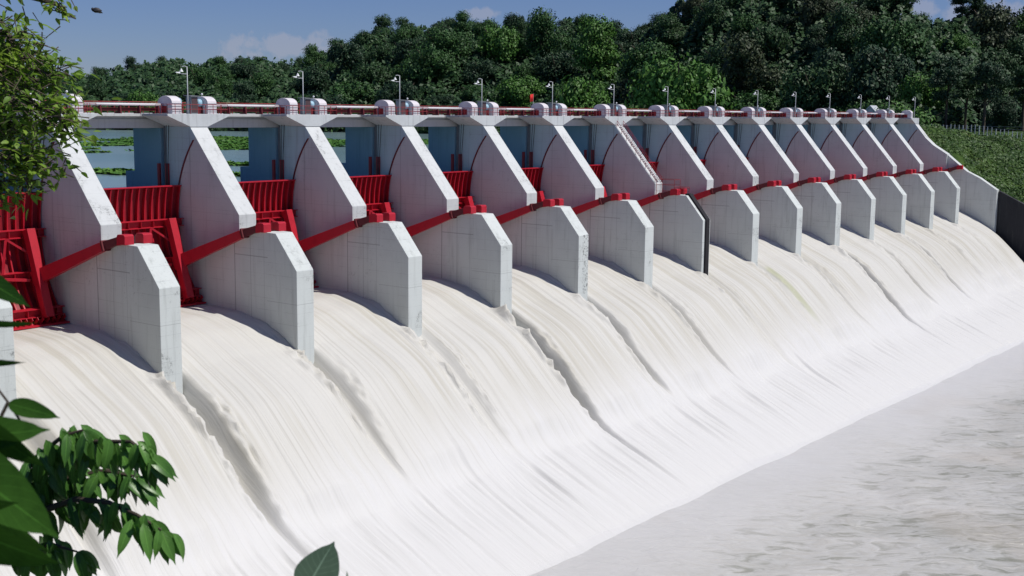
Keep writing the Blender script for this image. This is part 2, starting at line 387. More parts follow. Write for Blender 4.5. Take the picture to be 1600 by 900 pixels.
# far bank behind the end wall
tx = [-40, -6, 0, 5, 9, 14, 22, 29.5, 80, 140]; tz = [-1.2, -1.2, -.9, -6.2, -8.6, -12.8, -17.1, -20.6, -43, -60]
def bank_z(x, y):
    top = np.interp(x, tx, tz); t = np.clip((y-235.5)/58, 0, 1.0); return top*(1-t)+(-3.0)*t
gx = np.linspace(-60, 140, 130); gy = np.linspace(236.9, 420, 130); Xg, Yg = np.meshgrid(gx, gy)
Zg = bank_z(Xg, Yg)+fbm(Xg/9., Yg/9.)*1.3*np.clip((Yg-237)/8, 0, 1)-np.clip(-Xg-14, 0, 60)*.45*np.clip((260-Yg)/25+1.2, 0, 1)
tag(grid_mesh('far_grass_bank', Xg, Yg, Zg, M_grass), kind='structure')
# near bank under the viewpoint
edge = [(-400, -57.5), (0, -57.5), (24, -64), (60, -84), (117.8, -90.2), (126, -86), (300, -40)]
gx = np.linspace(-400, 400, 330); gy = np.concatenate([np.linspace(-330, -110, 30), np.linspace(-108, -10, 90)]); Xg, Yg = np.meshgrid(gx, gy)
ye = np.interp(Xg, [e[0] for e in edge], [e[1] for e in edge]); dist = Yg-ye
Zg = np.where(dist > 0, .65-dist*1.5, .65)+fbm(Xg/6., Yg/6.)*.8*np.clip(abs(dist)/4, 0, 1); Zg = np.maximum(Zg, -50)
tag(grid_mesh('near_bank', Xg, Yg, Zg, M_soil), kind='structure')

# spillway water
PX = [-2.5, 0, 4, 8.3, 12.5, 16.4, 18.3, 21.5, 24, 26.4, 30, 33, 36.5, 41, 48.2]; PZ = [-20.75, -20.7, -20.65, -20.85, -21.9, -23.7, -24.85, -27.0, -29.1, -31.4, -35.0, -37.55, -39.3, -41.2, -44.55]
def smooth_prof():
    x = np.linspace(-2.5, 48.2, 1200); z = np.interp(x, PX, PZ)
    k = np.hanning(61); k /= k.sum(); zp = np.concatenate([np.full(30, z[0]), z, z[-1]+(z[-1]-z[-2])*np.arange(1, 31)]); return x, np.convolve(zp, k, 'valid')
px_, pz_ = smooth_prof(); arc = np.concatenate([[0], np.cumsum(np.hypot(np.diff(px_), np.diff(pz_)))])
sa = np.arange(0, arc[-1], .42); rx = np.interp(sa, arc, px_); rz = np.interp(sa, arc, pz_)
gx_, gz_ = np.gradient(rx), np.gradient(rz); ln = np.hypot(gx_, gz_); nx_, nz_ = -gz_/ln, gx_/ln
gy = np.arange(K0*S-S-1, K1*S+.25, .2)
SA, YY = np.meshgrid(sa, gy); XX = np.interp(SA, sa, rx); 
disp = (vn(YY*1.3, SA*.03)*.30+vn(YY*3.1+9, SA*.04+4)*.16+vn(YY*.33+2, SA*.02)*.55)*np.clip((XX+1)/12, 0.15, 1)*.7
disp += fbm(YY*1.2, SA*.07)*.34*np.clip((XX-32)/4, 0, 1)
bay = ((YY-T/2) % S)/S
disp += 1.15*np.sin(np.pi*bay)**.8*np.clip((XX-17)/6, 0, 1)*np.clip((34.5-XX)/3.5, 0, 1)
disp += (vn(YY*.22+50, SA*.08)+.1)*1.0*np.exp(-((XX-33.5)/2.6)**2)
DEP = {-3: 1, -2: 2, -1: 3.3, 0: 1.9, 1: .9, 2: 4.8, 3: 3.1, 4: 1.4, 5: .5, 6: .8, 7: 1.1, 8: 3.5, 9: 1.0, 10: 2.5, 11: .7, 12: .6}
disp *= np.clip((47.5-XX)/8, 0, 1)
for k, dp in DEP.items():
    c = k*S+1.55+.5*np.clip((XX-18)/18, 0, 1); c = c+vn(SA*.15+k*7.7, SA*0+k)*.5*np.clip((XX-18)/6, 0, 1)
    t = np.clip((XX-17.2)/(15.5+2.0*(k % 3)), 0, 1); wd = np.where(XX < 18, 1.3, 1.2*(1-t)**.6+.25)
    fade = np.clip((XX-16.8)/1.2, 0, 1)*(1-t)**.8
    q = (YY-c)/wd
    prof = np.where(q < 0, np.exp(-(np.abs(q)/.8)**4), np.exp(-(np.abs(q)/.85)**3.2))
    rough = fbm(YY*2.1, SA*1.0)*.9+fbm(YY*4.3+3, SA*2.2+9, 2)*.35; rough = rough*(1.7 if k in (-1, 0, 1, 2) else 1.0)
    disp -= dp*fade*prof
    rim = np.exp(-((q+1.35)/.55)**2)*fade
    disp += rim*(.45+.14*dp+rough*.8)
    rim2 = np.exp(-((q-1.7)/.5)**2)*fade*np.clip((XX-19)/4, 0, 1)
    disp += rim2*(.15+rough*.6)
    # shock line running on down the apron
    ap = np.clip((XX-34)/4, 0, 1)*np.clip((46-XX)/10, 0, 1)
    disp -= (.35+.12*dp)*ap*np.exp(-((YY-c)/.35)**2); disp += .4*ap*np.exp(-((YY-c+1.2)/.8)**2)
    # water piled against the pier sides
    disp += .35*np.exp(-((YY-k*S)/.5)**2)*np.clip((18.4-XX)/4, 0, 1)*np.clip((XX-6)/8, 0, 1)*(1+fbm(YY*2, SA*.9)*1.2)
NX = np.interp(SA, sa, nx_); NZ = np.interp(SA, sa, nz_)
tag(grid_mesh('spillway_water', XX+NX*disp, YY, np.interp(SA, sa, rz)+NZ*disp, M_jet), kind='structure')
# pool
gx = np.concatenate([np.arange(45.5, 130, .8), np.linspace(131, 600, 60)]); gy = np.concatenate([np.linspace(-130, -42, 30), np.arange(-40, 232, .9), np.linspace(233, 700, 60)])
Xg, Yg = np.meshgrid(gx, gy)
Zg = -44.25+fbm(Xg/7., Yg/9., 5)*.8*np.clip((Xg-49)/16, 0.22, 1)
tag(grid_mesh('pool_water', Xg, Yg, Zg, M_pool), kind='structure')

# spray hanging along the foot of the chute
mm = bpy.data.materials.new('spray_mist'); mm.use_nodes = True; mm.node_tree.nodes.remove(mm.node_tree.nodes['Principled BSDF'])
pv = mm.node_tree.nodes.new('ShaderNodeVolumePrincipled'); pv.inputs['Density'].default_value = .032; pv.inputs['Color'].default_value = (.97, .975, 1, 1); pv.inputs['Anisotropy'].default_value = .1
mm.node_tree.links.new(pv.outputs[0], mm.node_tree.nodes['Material Output'].inputs['Volume'])
vs_ = []; fs_ = []; ysm = np.arange(-50, 233, 3.0); nc = 14
for j, y in enumerate(ysm):
    wob = float(vn(np.array(y*.11), np.array(.5)))*2.2; hh = 3.4+float(vn(np.array(y*.17+9), np.array(3.5)))*2.4
    for i in range(nc+1):
        q = i/nc; x = 46.3+(19+wob*2)*q; top = max(hh*math.sin(math.pi*q**.75)**1.3, .0)
        vs_.append((x, y, -44.6+top+max(0, (48-x)*.46)+.25))
    vs_.append((46.3+19+wob*2, y, -46.)); vs_.append((46.3, y, -46.))
m_ = nc+3
for j in range(len(ysm)-1):
    for i in range(m_): a, b = j*m_+i, j*m_+(i+1) % m_; fs_.append((a, b, b+m_, a+m_))
fs_ += [tuple(range(m_-1, -1, -1)), tuple(range((len(ysm)-1)*m_, len(ysm)*m_))]
mb = MB(); mb.add(vs_, fs_); tag(mb.build('spray_mist', mm, smooth=True), 'thin white spray hanging along the foot of the chute', 'mist', kind='stuff')

# ------------------------------------------------------------------ piers
CX, CZ, CR = 11.2, -10.8, 14.1
def arc_x(z, r=CR): return CX-math.sqrt(r*r-(z-CZ)**2)
PIER = [(-4.7, -46), (-4.7, 0), (0, 0), (8.45, -9.8), (8.45, -12.6), (10.9, -11.75), (12.5, -11.47), (14.6, -11.5), (17.95, -15.45), (18, -46)]
def cap_mb():
    m = MB(); m.prism([(-3.2, 1.5), (-3.2, 1.25), (0, .003), (T, .003), (T+3.2, 1.25), (T+3.2, 1.5)], -4.7, .12, 'x'); return m
def arc_strip(m, y, side):
    zs = np.linspace(-1.5, -20.4, 26)
    for a, b in zip(zs[:-1], zs[1:]):
        m.bar((arc_x(a), y, a), (arc_x(b)+.001, y, b-.03), .1, .16, up=(0, 1, 0)) if False else m.add(
            [(arc_x(a)-.13, y, a), (arc_x(b)-.13, y, b), (arc_x(b)+.13, y, b), (arc_x(a)+.13, y, a), (arc_x(a)-.13, y+side*.06, a), (arc_x(b)-.13, y+side*.06, b), (arc_x(b)+.13, y+side*.06, b), (arc_x(a)+.13, y+side*.06, a)],
            [(4, 5, 6, 7), (0, 4, 7, 3), (1, 2, 6, 5), (0, 1, 5, 4), (3, 7, 6, 2)])
def make_pier():
    r = empty('spillway_pier', (0, 0, 0))
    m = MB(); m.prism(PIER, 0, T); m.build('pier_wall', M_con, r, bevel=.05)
    m = MB(); m.box(-5.7, -4.7, .45, T-.45, -46, -.02); m.build('gate_slot', M_grey, r)
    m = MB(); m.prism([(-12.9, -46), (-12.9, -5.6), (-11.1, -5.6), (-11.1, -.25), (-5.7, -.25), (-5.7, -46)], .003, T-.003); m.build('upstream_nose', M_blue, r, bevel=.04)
    cap_mb().build('pier_cap', M_cap, r, bevel=.03)
    m = MB(); arc_strip(m, 0, -1); m.build('seal_track', M_dred, r); m = MB(); arc_strip(m, T, 1); m.build('seal_track', M_dred, r)
    for y in (-.07, T+.07):
        m = MB(); m.box(-6.2, -5.75, y-.15, y+.12, -7.6, -4.45); m.build('guide_post', M_rail, r)
        m = MB(); m.box(-4.68, -4.1, y-.15, y+.12, -7.6, -4.4); m.build('guide_post', M_rail, r)
    for y in (.2, T-.2): pass
    # hoist ropes down both faces
    m = MB()
    for y in (-.35, T+.35):
        m.tube([(-4.0, y, .6), (-4.35, y, -7.2)], .045, 6); m.tube([(-3.5, y, .6), (-4.15, y, -7.2)], .045, 6)
    m.build('hoist_rope', M_cable, r)
    return r
base = make_pier(); kids(base)
def pier_word(k): return ORD[k-K0]
piers = {}
for k in range(K0, K1):
    o = base if k == K0 else copy_tree(base)
    o.location = (0, k*S, 0); piers[k] = o
    extra = {5: ' with black nose joint and red stair rails', 3: ' with black mould blotches on its nose', -2: ' half hidden by leaves'}.get(k, '')
    tag(o, 'white sloping spillway pier%s, %s from the left' % (extra, pier_word(k)), 'pier', 'white sloping piers of the spillway')
# joint and rails on the eighth pier
m = MB()
prof = [(14.0, -11.48), (14.62, -11.5), (17.95, -15.45), (18, -30)]
outp = [(14.0, -11.2), (14.75, -11.2), (18.22, -15.35), (18.28, -30)]
m.prism([prof[0], prof[1], prof[2], prof[3], outp[3], outp[2], outp[1], outp[0]], .75, 1.85); m.build('expansion_joint', M_black, piers[5])
m = MB()
for y in (.25, T-.25):
    for h in (.55, 1.05): m.tube([(.3, y, -.3+h), (8.4, y, -9.75+h), (8.8, y, -9.75+h)], .035, 6)
    for i in range(9):
        x = .3+i*1.0; z = -x*9.8/8.45; m.tube([(x, y, z), (x, y, z+1.05)], .035, 6)
m.build('stair_rail', M_rail, piers[5])
m = MB(); pass
for i in range(26): x = .3+i*.31; m.box(x, x+.28, .95, 1.55, -x*9.8/8.45-.02, -x*9.8/8.45+.1)
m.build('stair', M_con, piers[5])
m = MB()
for (x0, x1, zb, zt) in ((8.6, 12.1, -11.5, -9.0), (12.1, 13.9, -11.4, -10.2)):
    for y in (.3, T-.3):
        for z in (zt, (zb+zt)/2+.35, zb+.5): m.tube([(x0, y, z), (x1, y, z)], .035, 6)
        for x in (x0, x1): m.tube([(x, y, zb), (x, y, zt)], .04, 6)
    m.tube([(x0, .3, zt), (x0, T-.3, zt)], .035, 6); m.tube([(x1, .3, zt), (x1, T-.3, zt)], .035, 6)
m.build('platform_rail', M_rail, piers[5])
# far end wall
r = empty('end_abutment_wall', (0, K1*S, 0))
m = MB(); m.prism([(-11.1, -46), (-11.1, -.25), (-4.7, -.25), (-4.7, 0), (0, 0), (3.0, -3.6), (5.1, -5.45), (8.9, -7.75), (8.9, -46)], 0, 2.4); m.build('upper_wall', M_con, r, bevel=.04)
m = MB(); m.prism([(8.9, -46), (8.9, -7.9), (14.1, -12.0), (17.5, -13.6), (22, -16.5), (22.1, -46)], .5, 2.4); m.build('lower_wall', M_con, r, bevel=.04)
m = MB(); m.prism([(-3.2, 1.5), (-3.2, 1.25), (0, .003), (2.4, .003), (2.4, 1.5)], -4.7, .12, 'x'); m.build('wall_cap', M_cap, r)
m = MB(); arc_strip(m, 0, -1); m.build('seal_track', M_dred, r)
tag(r, 'white concrete end wall stepping down beside the grassy bank at the far right', 'abutment')
# near end wall (left of the picture)
r = empty('near_abutment_wall', (0, K0*S-S-2.4+T, 0))
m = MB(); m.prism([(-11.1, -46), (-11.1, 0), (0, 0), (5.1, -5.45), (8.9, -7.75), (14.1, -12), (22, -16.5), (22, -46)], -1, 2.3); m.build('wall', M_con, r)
tag(r, 'white concrete wall at the near bank end of the spillway, left of every pier', 'abutment')
# dark retaining wall past the end wall
m = MB(); m.prism([(22.2, -50), (22.2, -16.7), (29.5, -20.3), (60, -34), (90, -47), (90, -50)], 235.6, 236.9)
tag(m.build('retaining_wall', M_dark), 'dark stained retaining wall below the grass bank at the right edge', 'retaining wall')

# ------------------------------------------------------------------ bridge
r = empty('service_bridge', (0, 0, 0))
ya, yb = K0*S-S-4, K1*S+14
m = MB(); m.box(-12.2, -4.703, ya, yb, 1.16, 1.503); m.build('deck_slab', M_deck, r, bevel=.02)
for k in range(K0-1, K1):
    for x in (-5.9, -8.6, -11.2):
        m = MB(); y0, y1 = k*S+T-1.2, (k+1)*S+1.2
        m.box(x-.35, x+.35, y0, y1, -.22, .82); m.box(x-.15, x+.15, y0, y1, .82, 1.155); m.build('girder', M_deck, r)
tag(r, 'long concrete service bridge running over the pier tops', 'bridge')

def rail_mb(m, a, b, z0=1.5, hs=(.55, 1.1), step=1.5, r=.032):
    a = Vector(a); b = Vector(b); n = max(1, round((b-a).length/step))
    for h in hs: m.tube([a+Vector((0, 0, h)), b+Vector((0, 0, h))], r, 6)
    for i in range(n+1): p = a.lerp(b, i/n); m.tube([p, p+Vector((0, 0, hs[-1]))], r*1.15, 6)
def bay_word(k): return 'between the %s and %s piers' % (ORD[k-1-K0] if k-1 >= K0 else 'near wall', ORD[k-K0]) if k-1 >= K0 else 'left of the first pier'
bay_word_end = {K1: 'between the last pier and far end wall'}
# hoist machinery on each pier head
def make_cover():
    r = empty('hoist_cover', (0, 0, 0)); W = 1.32
    prof = [(-3.1, 1.5), (-3.1, 2.75)]
    for i in range(0, 11):
        t = math.pi-math.pi*i/10; prof.append((-1.75+1.35*math.cos(t), 2.75+.82*math.sin(t)))
    prof += [(-.4, 1.5)]
    m = MB(); m.prism(prof, 0, W); m.build('cover_shell', M_cover, r, bevel=.03)
    m = MB()
    for z in (1.75, 2.05, 2.35, 2.68): m.box(-.42, -.36, .03, W-.03, z, z+.05)
    m.build('front_band', M_dred if False else M_grey, r)  # thin grey bands across the front face of the cover
    m = MB(); m.box(-2.3, -1.4, -.05, .02, 1.6, 2.4); m.build('hatch', M_rail, r)
    return r
def make_lamp():
    r = empty('street_lamp', (0, 0, 0))
    m = MB(); m.tube([(0, 0, 1.5), (0, 0, 4), (0, 0, 6.95)], [.07, .06, .045], 10); m.build('pole', M_pale, r, smooth=True)
    m = MB(); m.box(-.14, .14, -.14, .14, 1.5, 1.56); m.build('base_plate', M_grey, r)
    m = MB(); m.tube([(0, 0, 6.9), (-.15, -.2, 7.0), (-.3, -.5, 6.95)], .04, 8); arm1 = m.build('arm', M_pale, r)
    m = MB(); m.tube([(0, 0, 6.1), (-.3, -.5, 6.1), (-.5, -.9, 6.25)], .04, 8); arm2 = m.build('arm', M_pale, r)
    m = MB(); c = Vector((-.35, -.55, 6.35))
    n = 14; vs = [c+Vector((0, 0, .42))]+[c+Vector((.24*math.cos(2*math.pi*i/n), .24*math.sin(2*math.pi*i/n), 0)) for i in range(n)]+[c+Vector((0, 0, .06))]
    m.add(vs, [(0, 1+i, 1+(i+1) % n) for i in range(n)]+[(n+1, 1+(i+1) % n, 1+i) for i in range(n)]); m.build('lamp_shade', M_white, arm1)
    m = MB(); m.add([(-.45, -1.35, 6.22), (-.25, -1.35, 6.22), (-.22, -.8, 6.14), (-.48, -.8, 6.14), (-.43, -1.35, 6.3), (-.27, -1.35, 6.3), (-.25, -.8, 6.32), (-.45, -.8, 6.32)],
        [(0,3,2,1),(4,5,6,7),(0,1,5,4),(1,2,6,5),(2,3,7,6),(3,0,4,7)]); m.build('lamp_head', M_white, arm2)
    return r
def make_cabinet():
    r = empty('control_cabinet', (0, 0, 0))
    m = MB(); m.box(-2.1, -1.1, 0, .95, 1.5, 3.55); cb = m.build('cabinet_body', M_grey, r, bevel=.02)
    m = MB(); m.box(-1.1, -1.06, .06, .89, 1.65, 3.4); m.build('cabinet_door', M_brown, cb)
    m = MB(); m.add([(-2.3, -.2, 3.58), (-.9, -.2, 3.52), (-.9, 1.2, 3.52), (-2.3, 1.2, 3.58), (-2.3, -.2, 3.68), (-.9, -.2, 3.6), (-.9, 1.2, 3.6), (-2.3, 1.2, 3.68)], [(0,3,2,1),(4,5,6,7),(0,1,5,4),(1,2,6,5),(2,3,7,6),(3,0,4,7)])
    m.build('cabinet_roof', M_roof, r); return r
def make_motor():
    r = empty('hoist_motor', (0, 0, 0))
    m = MB(); m.tube([(-1.7, 0, 2.75), (-1.7, .12, 2.75), (-1.7, .13, 2.75), (-1.7, .75, 2.75), (-1.7, .85, 2.75)], [.3, .42, .5, .5, .3], 16); m.build('motor_body', M_bluem, r, smooth=True)
    m = MB(); m.box(-2.1, -1.3, .1, .8, 1.5, 2.3); m.build('motor_stand', M_dred, r); return r
def make_rail():
    r = empty('pier_railing', (0, 0, 0))
    m = MB(); rail_mb(m, (-.02, -3.1, 1.5), (-.02, T+3.1, 1.5), step=1.05); m.build('front_rail', M_rail, r)
    for y in (-3.1, T+3.1):
        m = MB(); rail_mb(m, (-4.6, y, 1.5), (-.02, y, 1.5), step=1.15); m.build('side_rail', M_rail, r)
    return r
cov, lam, cab, mot, ral = make_cover(), make_lamp(), make_cabinet(), make_motor(), make_rail()
bulb = empty('globe_light', (0, 0, 0)); m = MB(); m.sphere((0, 0, .32), .13, 12); m.build('globe', M_white, bulb, smooth=True); m = MB(); m.tube([(0, 0, 0), (0, 0, .22)], .03, 8); m.build('stem', M_grey, bulb)
for o in (cov, lam, cab, mot, ral, bulb): kids(o)
used = set()
def put(o, loc, label, cat, group):
    c = o if o.name not in used else copy_tree(o)
    used.add(o.name); c.location = loc; tag(c, label, cat, group); return c
for k in range(K0, K1+1):
    y = k*S; pw = ('%s pier from the left' % ORD[k-K0]) if k < K1 else 'far end wall'
    put(cov, (0, y-2.15, 0), 'pale arched hoist cover on the %s%s' % ('left half of the ' if k < K1 else '', pw), 'hoist cover', 'pale arched hoist covers on the pier heads')
    if k < K1:
        put(cov, (0, y+2.95, 0), 'pale arched hoist cover on the right half of the %s' % pw, 'hoist cover', 'pale arched hoist covers on the pier heads')
        put(cab, (0, y+1.1, 0), 'flat-roofed grey cabinet between covers of the %s' % pw, 'cabinet', 'control cabinets between the hoist covers')
        put(mot, (0, y+2.1, 0), 'pale blue hoist motor left of the right cover on the %s' % pw, 'motor', 'pale blue hoist motors')
        put(mot, (-.2, y-.75, .1), 'pale blue hoist motor right of the left cover on the %s' % pw, 'motor', 'pale blue hoist motors')
        put(bulb, (-1.9, y+3.3, 3.5), 'white globe light on top of the right cover of the %s' % pw, 'lamp', 'white globe lights on the covers')
        put(ral, (0, y, 0), 'thin dark red pipe railing round the head of the %s' % pw, 'railing', 'dark red railings round the pier heads')
    put(lam, (-.35, y+.05, 0), 'slim grey lamp post with two white heads on the %s' % pw, 'street lamp', 'lamp posts on the pier heads')
# per bay: drive shaft and railing
def make_shaft():
    r = empty('drive_shaft', (0, 0, 0)); L0, L1 = -S+T+1.9, -2.15
    m = MB(); m.tube([(-2.3, L0, 2.52), (-2.3, L1, 2.52)], .16, 12); m.build('shaft_tube', M_cover, r, smooth=True)
    m = MB(); m.box(-3.1, -2.98, L0, L1, 1.83, 2.11); m.box(-3.25, -2.85, L0, L1, 1.78, 1.83); m.box(-3.25, -2.85, L0, L1, 2.11, 2.16); m.build('support_girder', M_dred, r)
    for i in range(5):
        y = L0+.6+(L1-L0-1.2)*i/4; m = MB(); m.prism([(-3.2, 1.5), (-2.0, 1.5), (-2.1, 2.4), (-2.5, 2.4), (-2.6, 1.68), (-3.2, 1.68)], y-.08, y+.08); m.build('bearing', M_dred, r)
    return r
def make_brail():
    r = empty('bay_railing', (0, 0, 0))
    m = MB(); rail_mb(m, (-11.9, -S+.1, 1.5), (-11.9, 0, 1.5), hs=(.5, .95, 1.35), step=2.0, r=.05); m.build('back_rail', M_rail, r)
    m = MB(); rail_mb(m, (-4.8, -S+T+3.3, 1.5), (-4.8, -3.3, 1.5), hs=(.5, 1.05), step=2.3, r=.03); m.build('front_rail', M_rail, r); return r
# radial gate; local frame: pier k face at y = 0, bay towards -y
def make_gate():
    r = empty('radial_gate', (0, 0, 0)); y0, y1 = -(S-T)+.08, -.08
    zs = np.linspace(-7.0, -20.6, 28)
    m = MB(); vs = []; fs = []
    for z in zs:
        for rr in (CR, CR-.07):
            x = arc_x(z, CR) if rr == CR else CX-math.sqrt(rr*rr-(z-CZ)**2); vs += [(x, y0, z), (x, y1, z)]
    for i in range(len(zs)-1):
        a = i*4; b = a+4; fs += [(a, a+1, b+1, b), (a+2, b+2, b+3, a+3), (a, b, b+2, a+2), (a+1, a+3, b+3, b+1)]
    fs += [(0, 2, 3, 1), (b, b+1, b+3, b+2)]
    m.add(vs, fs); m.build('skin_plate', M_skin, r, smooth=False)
    m = MB(); nr = 17
    for j in range(nr):
        y = y0+.15+(y1-y0-.3)*j/(nr-1)
        def pr(rr): return [(CX-math.sqrt(rr*rr-(z-CZ)**2), z) for z in zs]
        a = pr(CR-.075); b = pr(CR-.50); n = len(zs); vs = []
        for (x, z) in a: vs += [(x, y-.05, z), (x, y+.05, z)]
        for (x, z) in b: vs += [(x, y-.05, z), (x, y+.05, z)]
        fs = []
        for i in range(n-1):
            p, q = 2*i, 2*n+2*i; fs += [(p, p+2, q+2, q), (p+1, q+1, q+3, p+3), (q, q+2, q+3, q+1)]
        fs += [(0, 2*n, 2*n+1, 1), (2*n-2, 2*n-1, 4*n-1, 4*n-2)]
        m.add(vs, fs)
        # flange
        c = pr(CR-.50); d = pr(CR-.54); vs = []
        for (x, z) in c: vs += [(x, y-.075, z), (x, y+.075, z)]
        for (x, z) in d: vs += [(x, y-.075, z), (x, y+.075, z)]
        m.add(vs, fs)
    m.build('rib', M_red, r)
    m = MB(); x = arc_x(-7.0); m.box(x-.12, x+.62, y0, y1, -7.0, -6.86); m.build('top_plate', M_red, r, bevel=.02)
    for zc, dp, hh in ((-11.2, .95, .9), (-15.6, .9, .9), (-19.3, 1.1, .9)):
        x = arc_x(zc)+.54; m = MB()
        m.box(x, x+dp, y0+.05, y1-.05, zc+hh/2-.08, zc+hh/2); m.box(x, x+dp, y0+.05, y1-.05, zc-hh/2, zc-hh/2+.08); m.box(x+dp*.45, x+dp*.55, y0+.05, y1-.05, zc-hh/2+.08, zc+hh/2-.08)
        for j in range(9): y = y0+.9+(y1-y0-1.8)*j/8; m.box(x+.05, x+dp-.05, y-.03, y+.03, zc-hh/2+.08, zc+hh/2-.08)
        m.build('cross_girder', M_red, r)
    m = MB(); x = arc_x(-20.4)+.54; m.box(x-.4, x+.9, y0, y1, -20.62, -20.45)
    for j in range(24): y = y0+.4+(y1-y0-.8)*j/23; m.bar((x, y, -20.4), (x+.75, y, -19.75), .05, .35)
    m.build('gate_lip', M_red, r)
    for sy in (-1, 1):
        yc = (y0+y1)/2; ye = yc+sy*((y1-y0)/2-2.35); yt = yc+sy*((y1-y0)/2+.22)
        # vertical end column
        a = Vector((arc_x(-10.7)+1.95, ye, -10.7)); b = Vector((arc_x(-19.6)+1.95, ye, -19.75))
        m = MB(); m.bar(a, b, .95, .95, up=(0, 1, 0)); m.build('end_column', M_red, r, bevel=.03)
        # heavy arm, tapering to the trunnion
        g = Vector((-.35, ye+sy*.1, -15.9)); h = Vector((9.7, yt-sy*.75, -11.85)); t_ = Vector((12.35, yt, -10.98))
        m = MB(); m.bar(g, h, (.8, .7), (1.75, .95), up=(0, 1, 0)) if False else m.bar(g, h, (.8, .7), (1.55, .95)); ar = m.build('arm', M_red, r, bevel=.03)
        m = MB(); m.bar(h, t_-Vector((.5, 0, .05)), (.8, .95), (.95, .7)); m.bar(h+Vector((.25, 0, .08)), h+Vector((.5, 0, .17)), .95, 1.12)
        m.build('yoke', M_dred, ar, bevel=.03)
        m = MB(); d = (g-t_).normalized(); m.prism([(11.72, -11.62), (11.72, -10.75), (11.9, -10.48), (12.9, -10.45), (13.1, -10.6), (13.1, -11.49), (12.5, -11.46)], yt-.55, yt+.55); m.build('trunnion', M_red, r, bevel=.02)
        m = MB(); q = Vector((arc_x(-11.2)+1.3, yc+sy*3.0, -11.6)); m.bar(a+Vector((0, 0, -2.6)), q, .22, .22)
        m.bar(Vector((-.3, ye-sy*.5, -16.0)), Vector((arc_x(-15.6)+1.3, yc+sy*2.2, -15.7)), .3, .3)
        m.bar(Vector((arc_x(-15.6)+1.4, yc+sy*2.0, -15.2)), q+Vector((.1, 0, 0)), .2, .2); m.build('brace', M_red, r)
    return r
gate, sh, br = make_gate(), make_shaft(), make_brail()
for o in (gate, sh, br): kids(o)
for k in range(K0, K1+1):
    w_ = bay_word(k) if k < K1 else bay_word_end[k]
    put(gate, (0, k*S, 0), 'red ribbed radial gate %s' % w_, 'gate', 'red radial gates of the spillway')
    put(sh, (0, k*S, 0), 'pale drive shaft over dark red girder %s' % w_, 'drive shaft', 'drive shafts between the hoist covers')
    put(br, (0, k*S, 0), 'dark red bridge railing %s' % w_, 'railing', 'dark red bridge railings over the bays')
# flag, hut, fence
r = empty('flag', (-12.0, 82.3, 1.5)); m = MB(); m.tube([(0, 0, 0), (0, 0, 3.75)], .04, 8); m.build('flagpole', M_pale, r)
m = MB(); n = 8; vs = []; 
for i in range(n+1):
    for z in (2.45, 3.7): vs.append((.12*math.sin(i*1.1), -.02-i*.12, z-.05*i/n*3))
m.add(vs, [(2*i, 2*i+2, 2*i+3, 2*i+1) for i in range(n)]); o = m.build('flag_cloth', M_flag, r, smooth=True); sm = o.modifiers.new('t', 'SOLIDIFY'); sm.thickness = .02
tag(r, 'small red flag on a pole behind the bridge against dark trees', 'flag')
r = empty('white_hut', (-31.5, 283, -3.2))
m = MB(); m.box(-1.9, 1.9, -2, 2, 0, 6.2); m.build('wall', M_white, r)
m = MB(); m.prism([(-2.3, 6.0), (0, 8.3), (2.3, 6.0), (2.1, 5.85), (0, 7.95), (-2.1, 5.85)], -2.5, 2.5); m.prism([(-1.9, 6.2), (0, 7.9), (1.9, 6.2)], -2.0, 2.0); m.build('roof', M_pale, r)
m = MB(); m.box(-.6, .6, -2.06, -2.0, 3.6, 5.0); m.build('window', M_grey, r)
tag(r, 'small white gabled hut behind the far end of the bridge', 'hut')
fr = empty('post_fence', (0, 0, 0))
for i in range(60):
    x = -24+i*1.25; y = 284-.12*x+random.uniform(-.3, .3); z = float(bank_z(np.array(x), np.array(y)))-.6
    m = MB(); m.box(x-.09, x+.09, y-.09, y+.09, z-.2, z+2.9+random.uniform(-.2, .25)); m.build('post', M_white if i % 4 == 0 else M_pale, fr)
m = MB()
for i in range(59):
    x = -24+i*1.25; 
    for h in (.9, 1.7, 2.4): m.bar((x, 284-.12*x, -3.4+h+.2), (x+1.25, 284-.12*(x+1.25), -3.4+h+.2), .04, .04)
m.build('wire', M_pale, fr)
tag(fr, 'pale post fence along the top of the grass bank under the trees', 'fence')
# bird
r_ = P(151, 16, 42); m = MB(); ax = (RT*.95+FW*.2+DN*.05).normalized()
m.tube([ax*-.17, ax*-.13, ax*-.05, ax*.06, ax*.12, ax*.17], [.01, .05, .09, .085, .045, .012], 12); m.sphere(ax*-.13-DN*.03, .05, 10)
m.add([Vector((0,0,0))+ax*-.06, ax*.12, ax*.16+FW*.16+DN*.05, ax*.02+FW*.2+DN*.06, ax*.12-FW*.16+DN*.05, ax*-.02-FW*.2+DN*.06], [(0, 1, 2, 3), (0, 5, 4, 1)])
o = m.build('bird', M_cable, smooth=True); o.location = r_; tag(o, 'small dark bird gliding high in the sky at the upper left', 'bird')

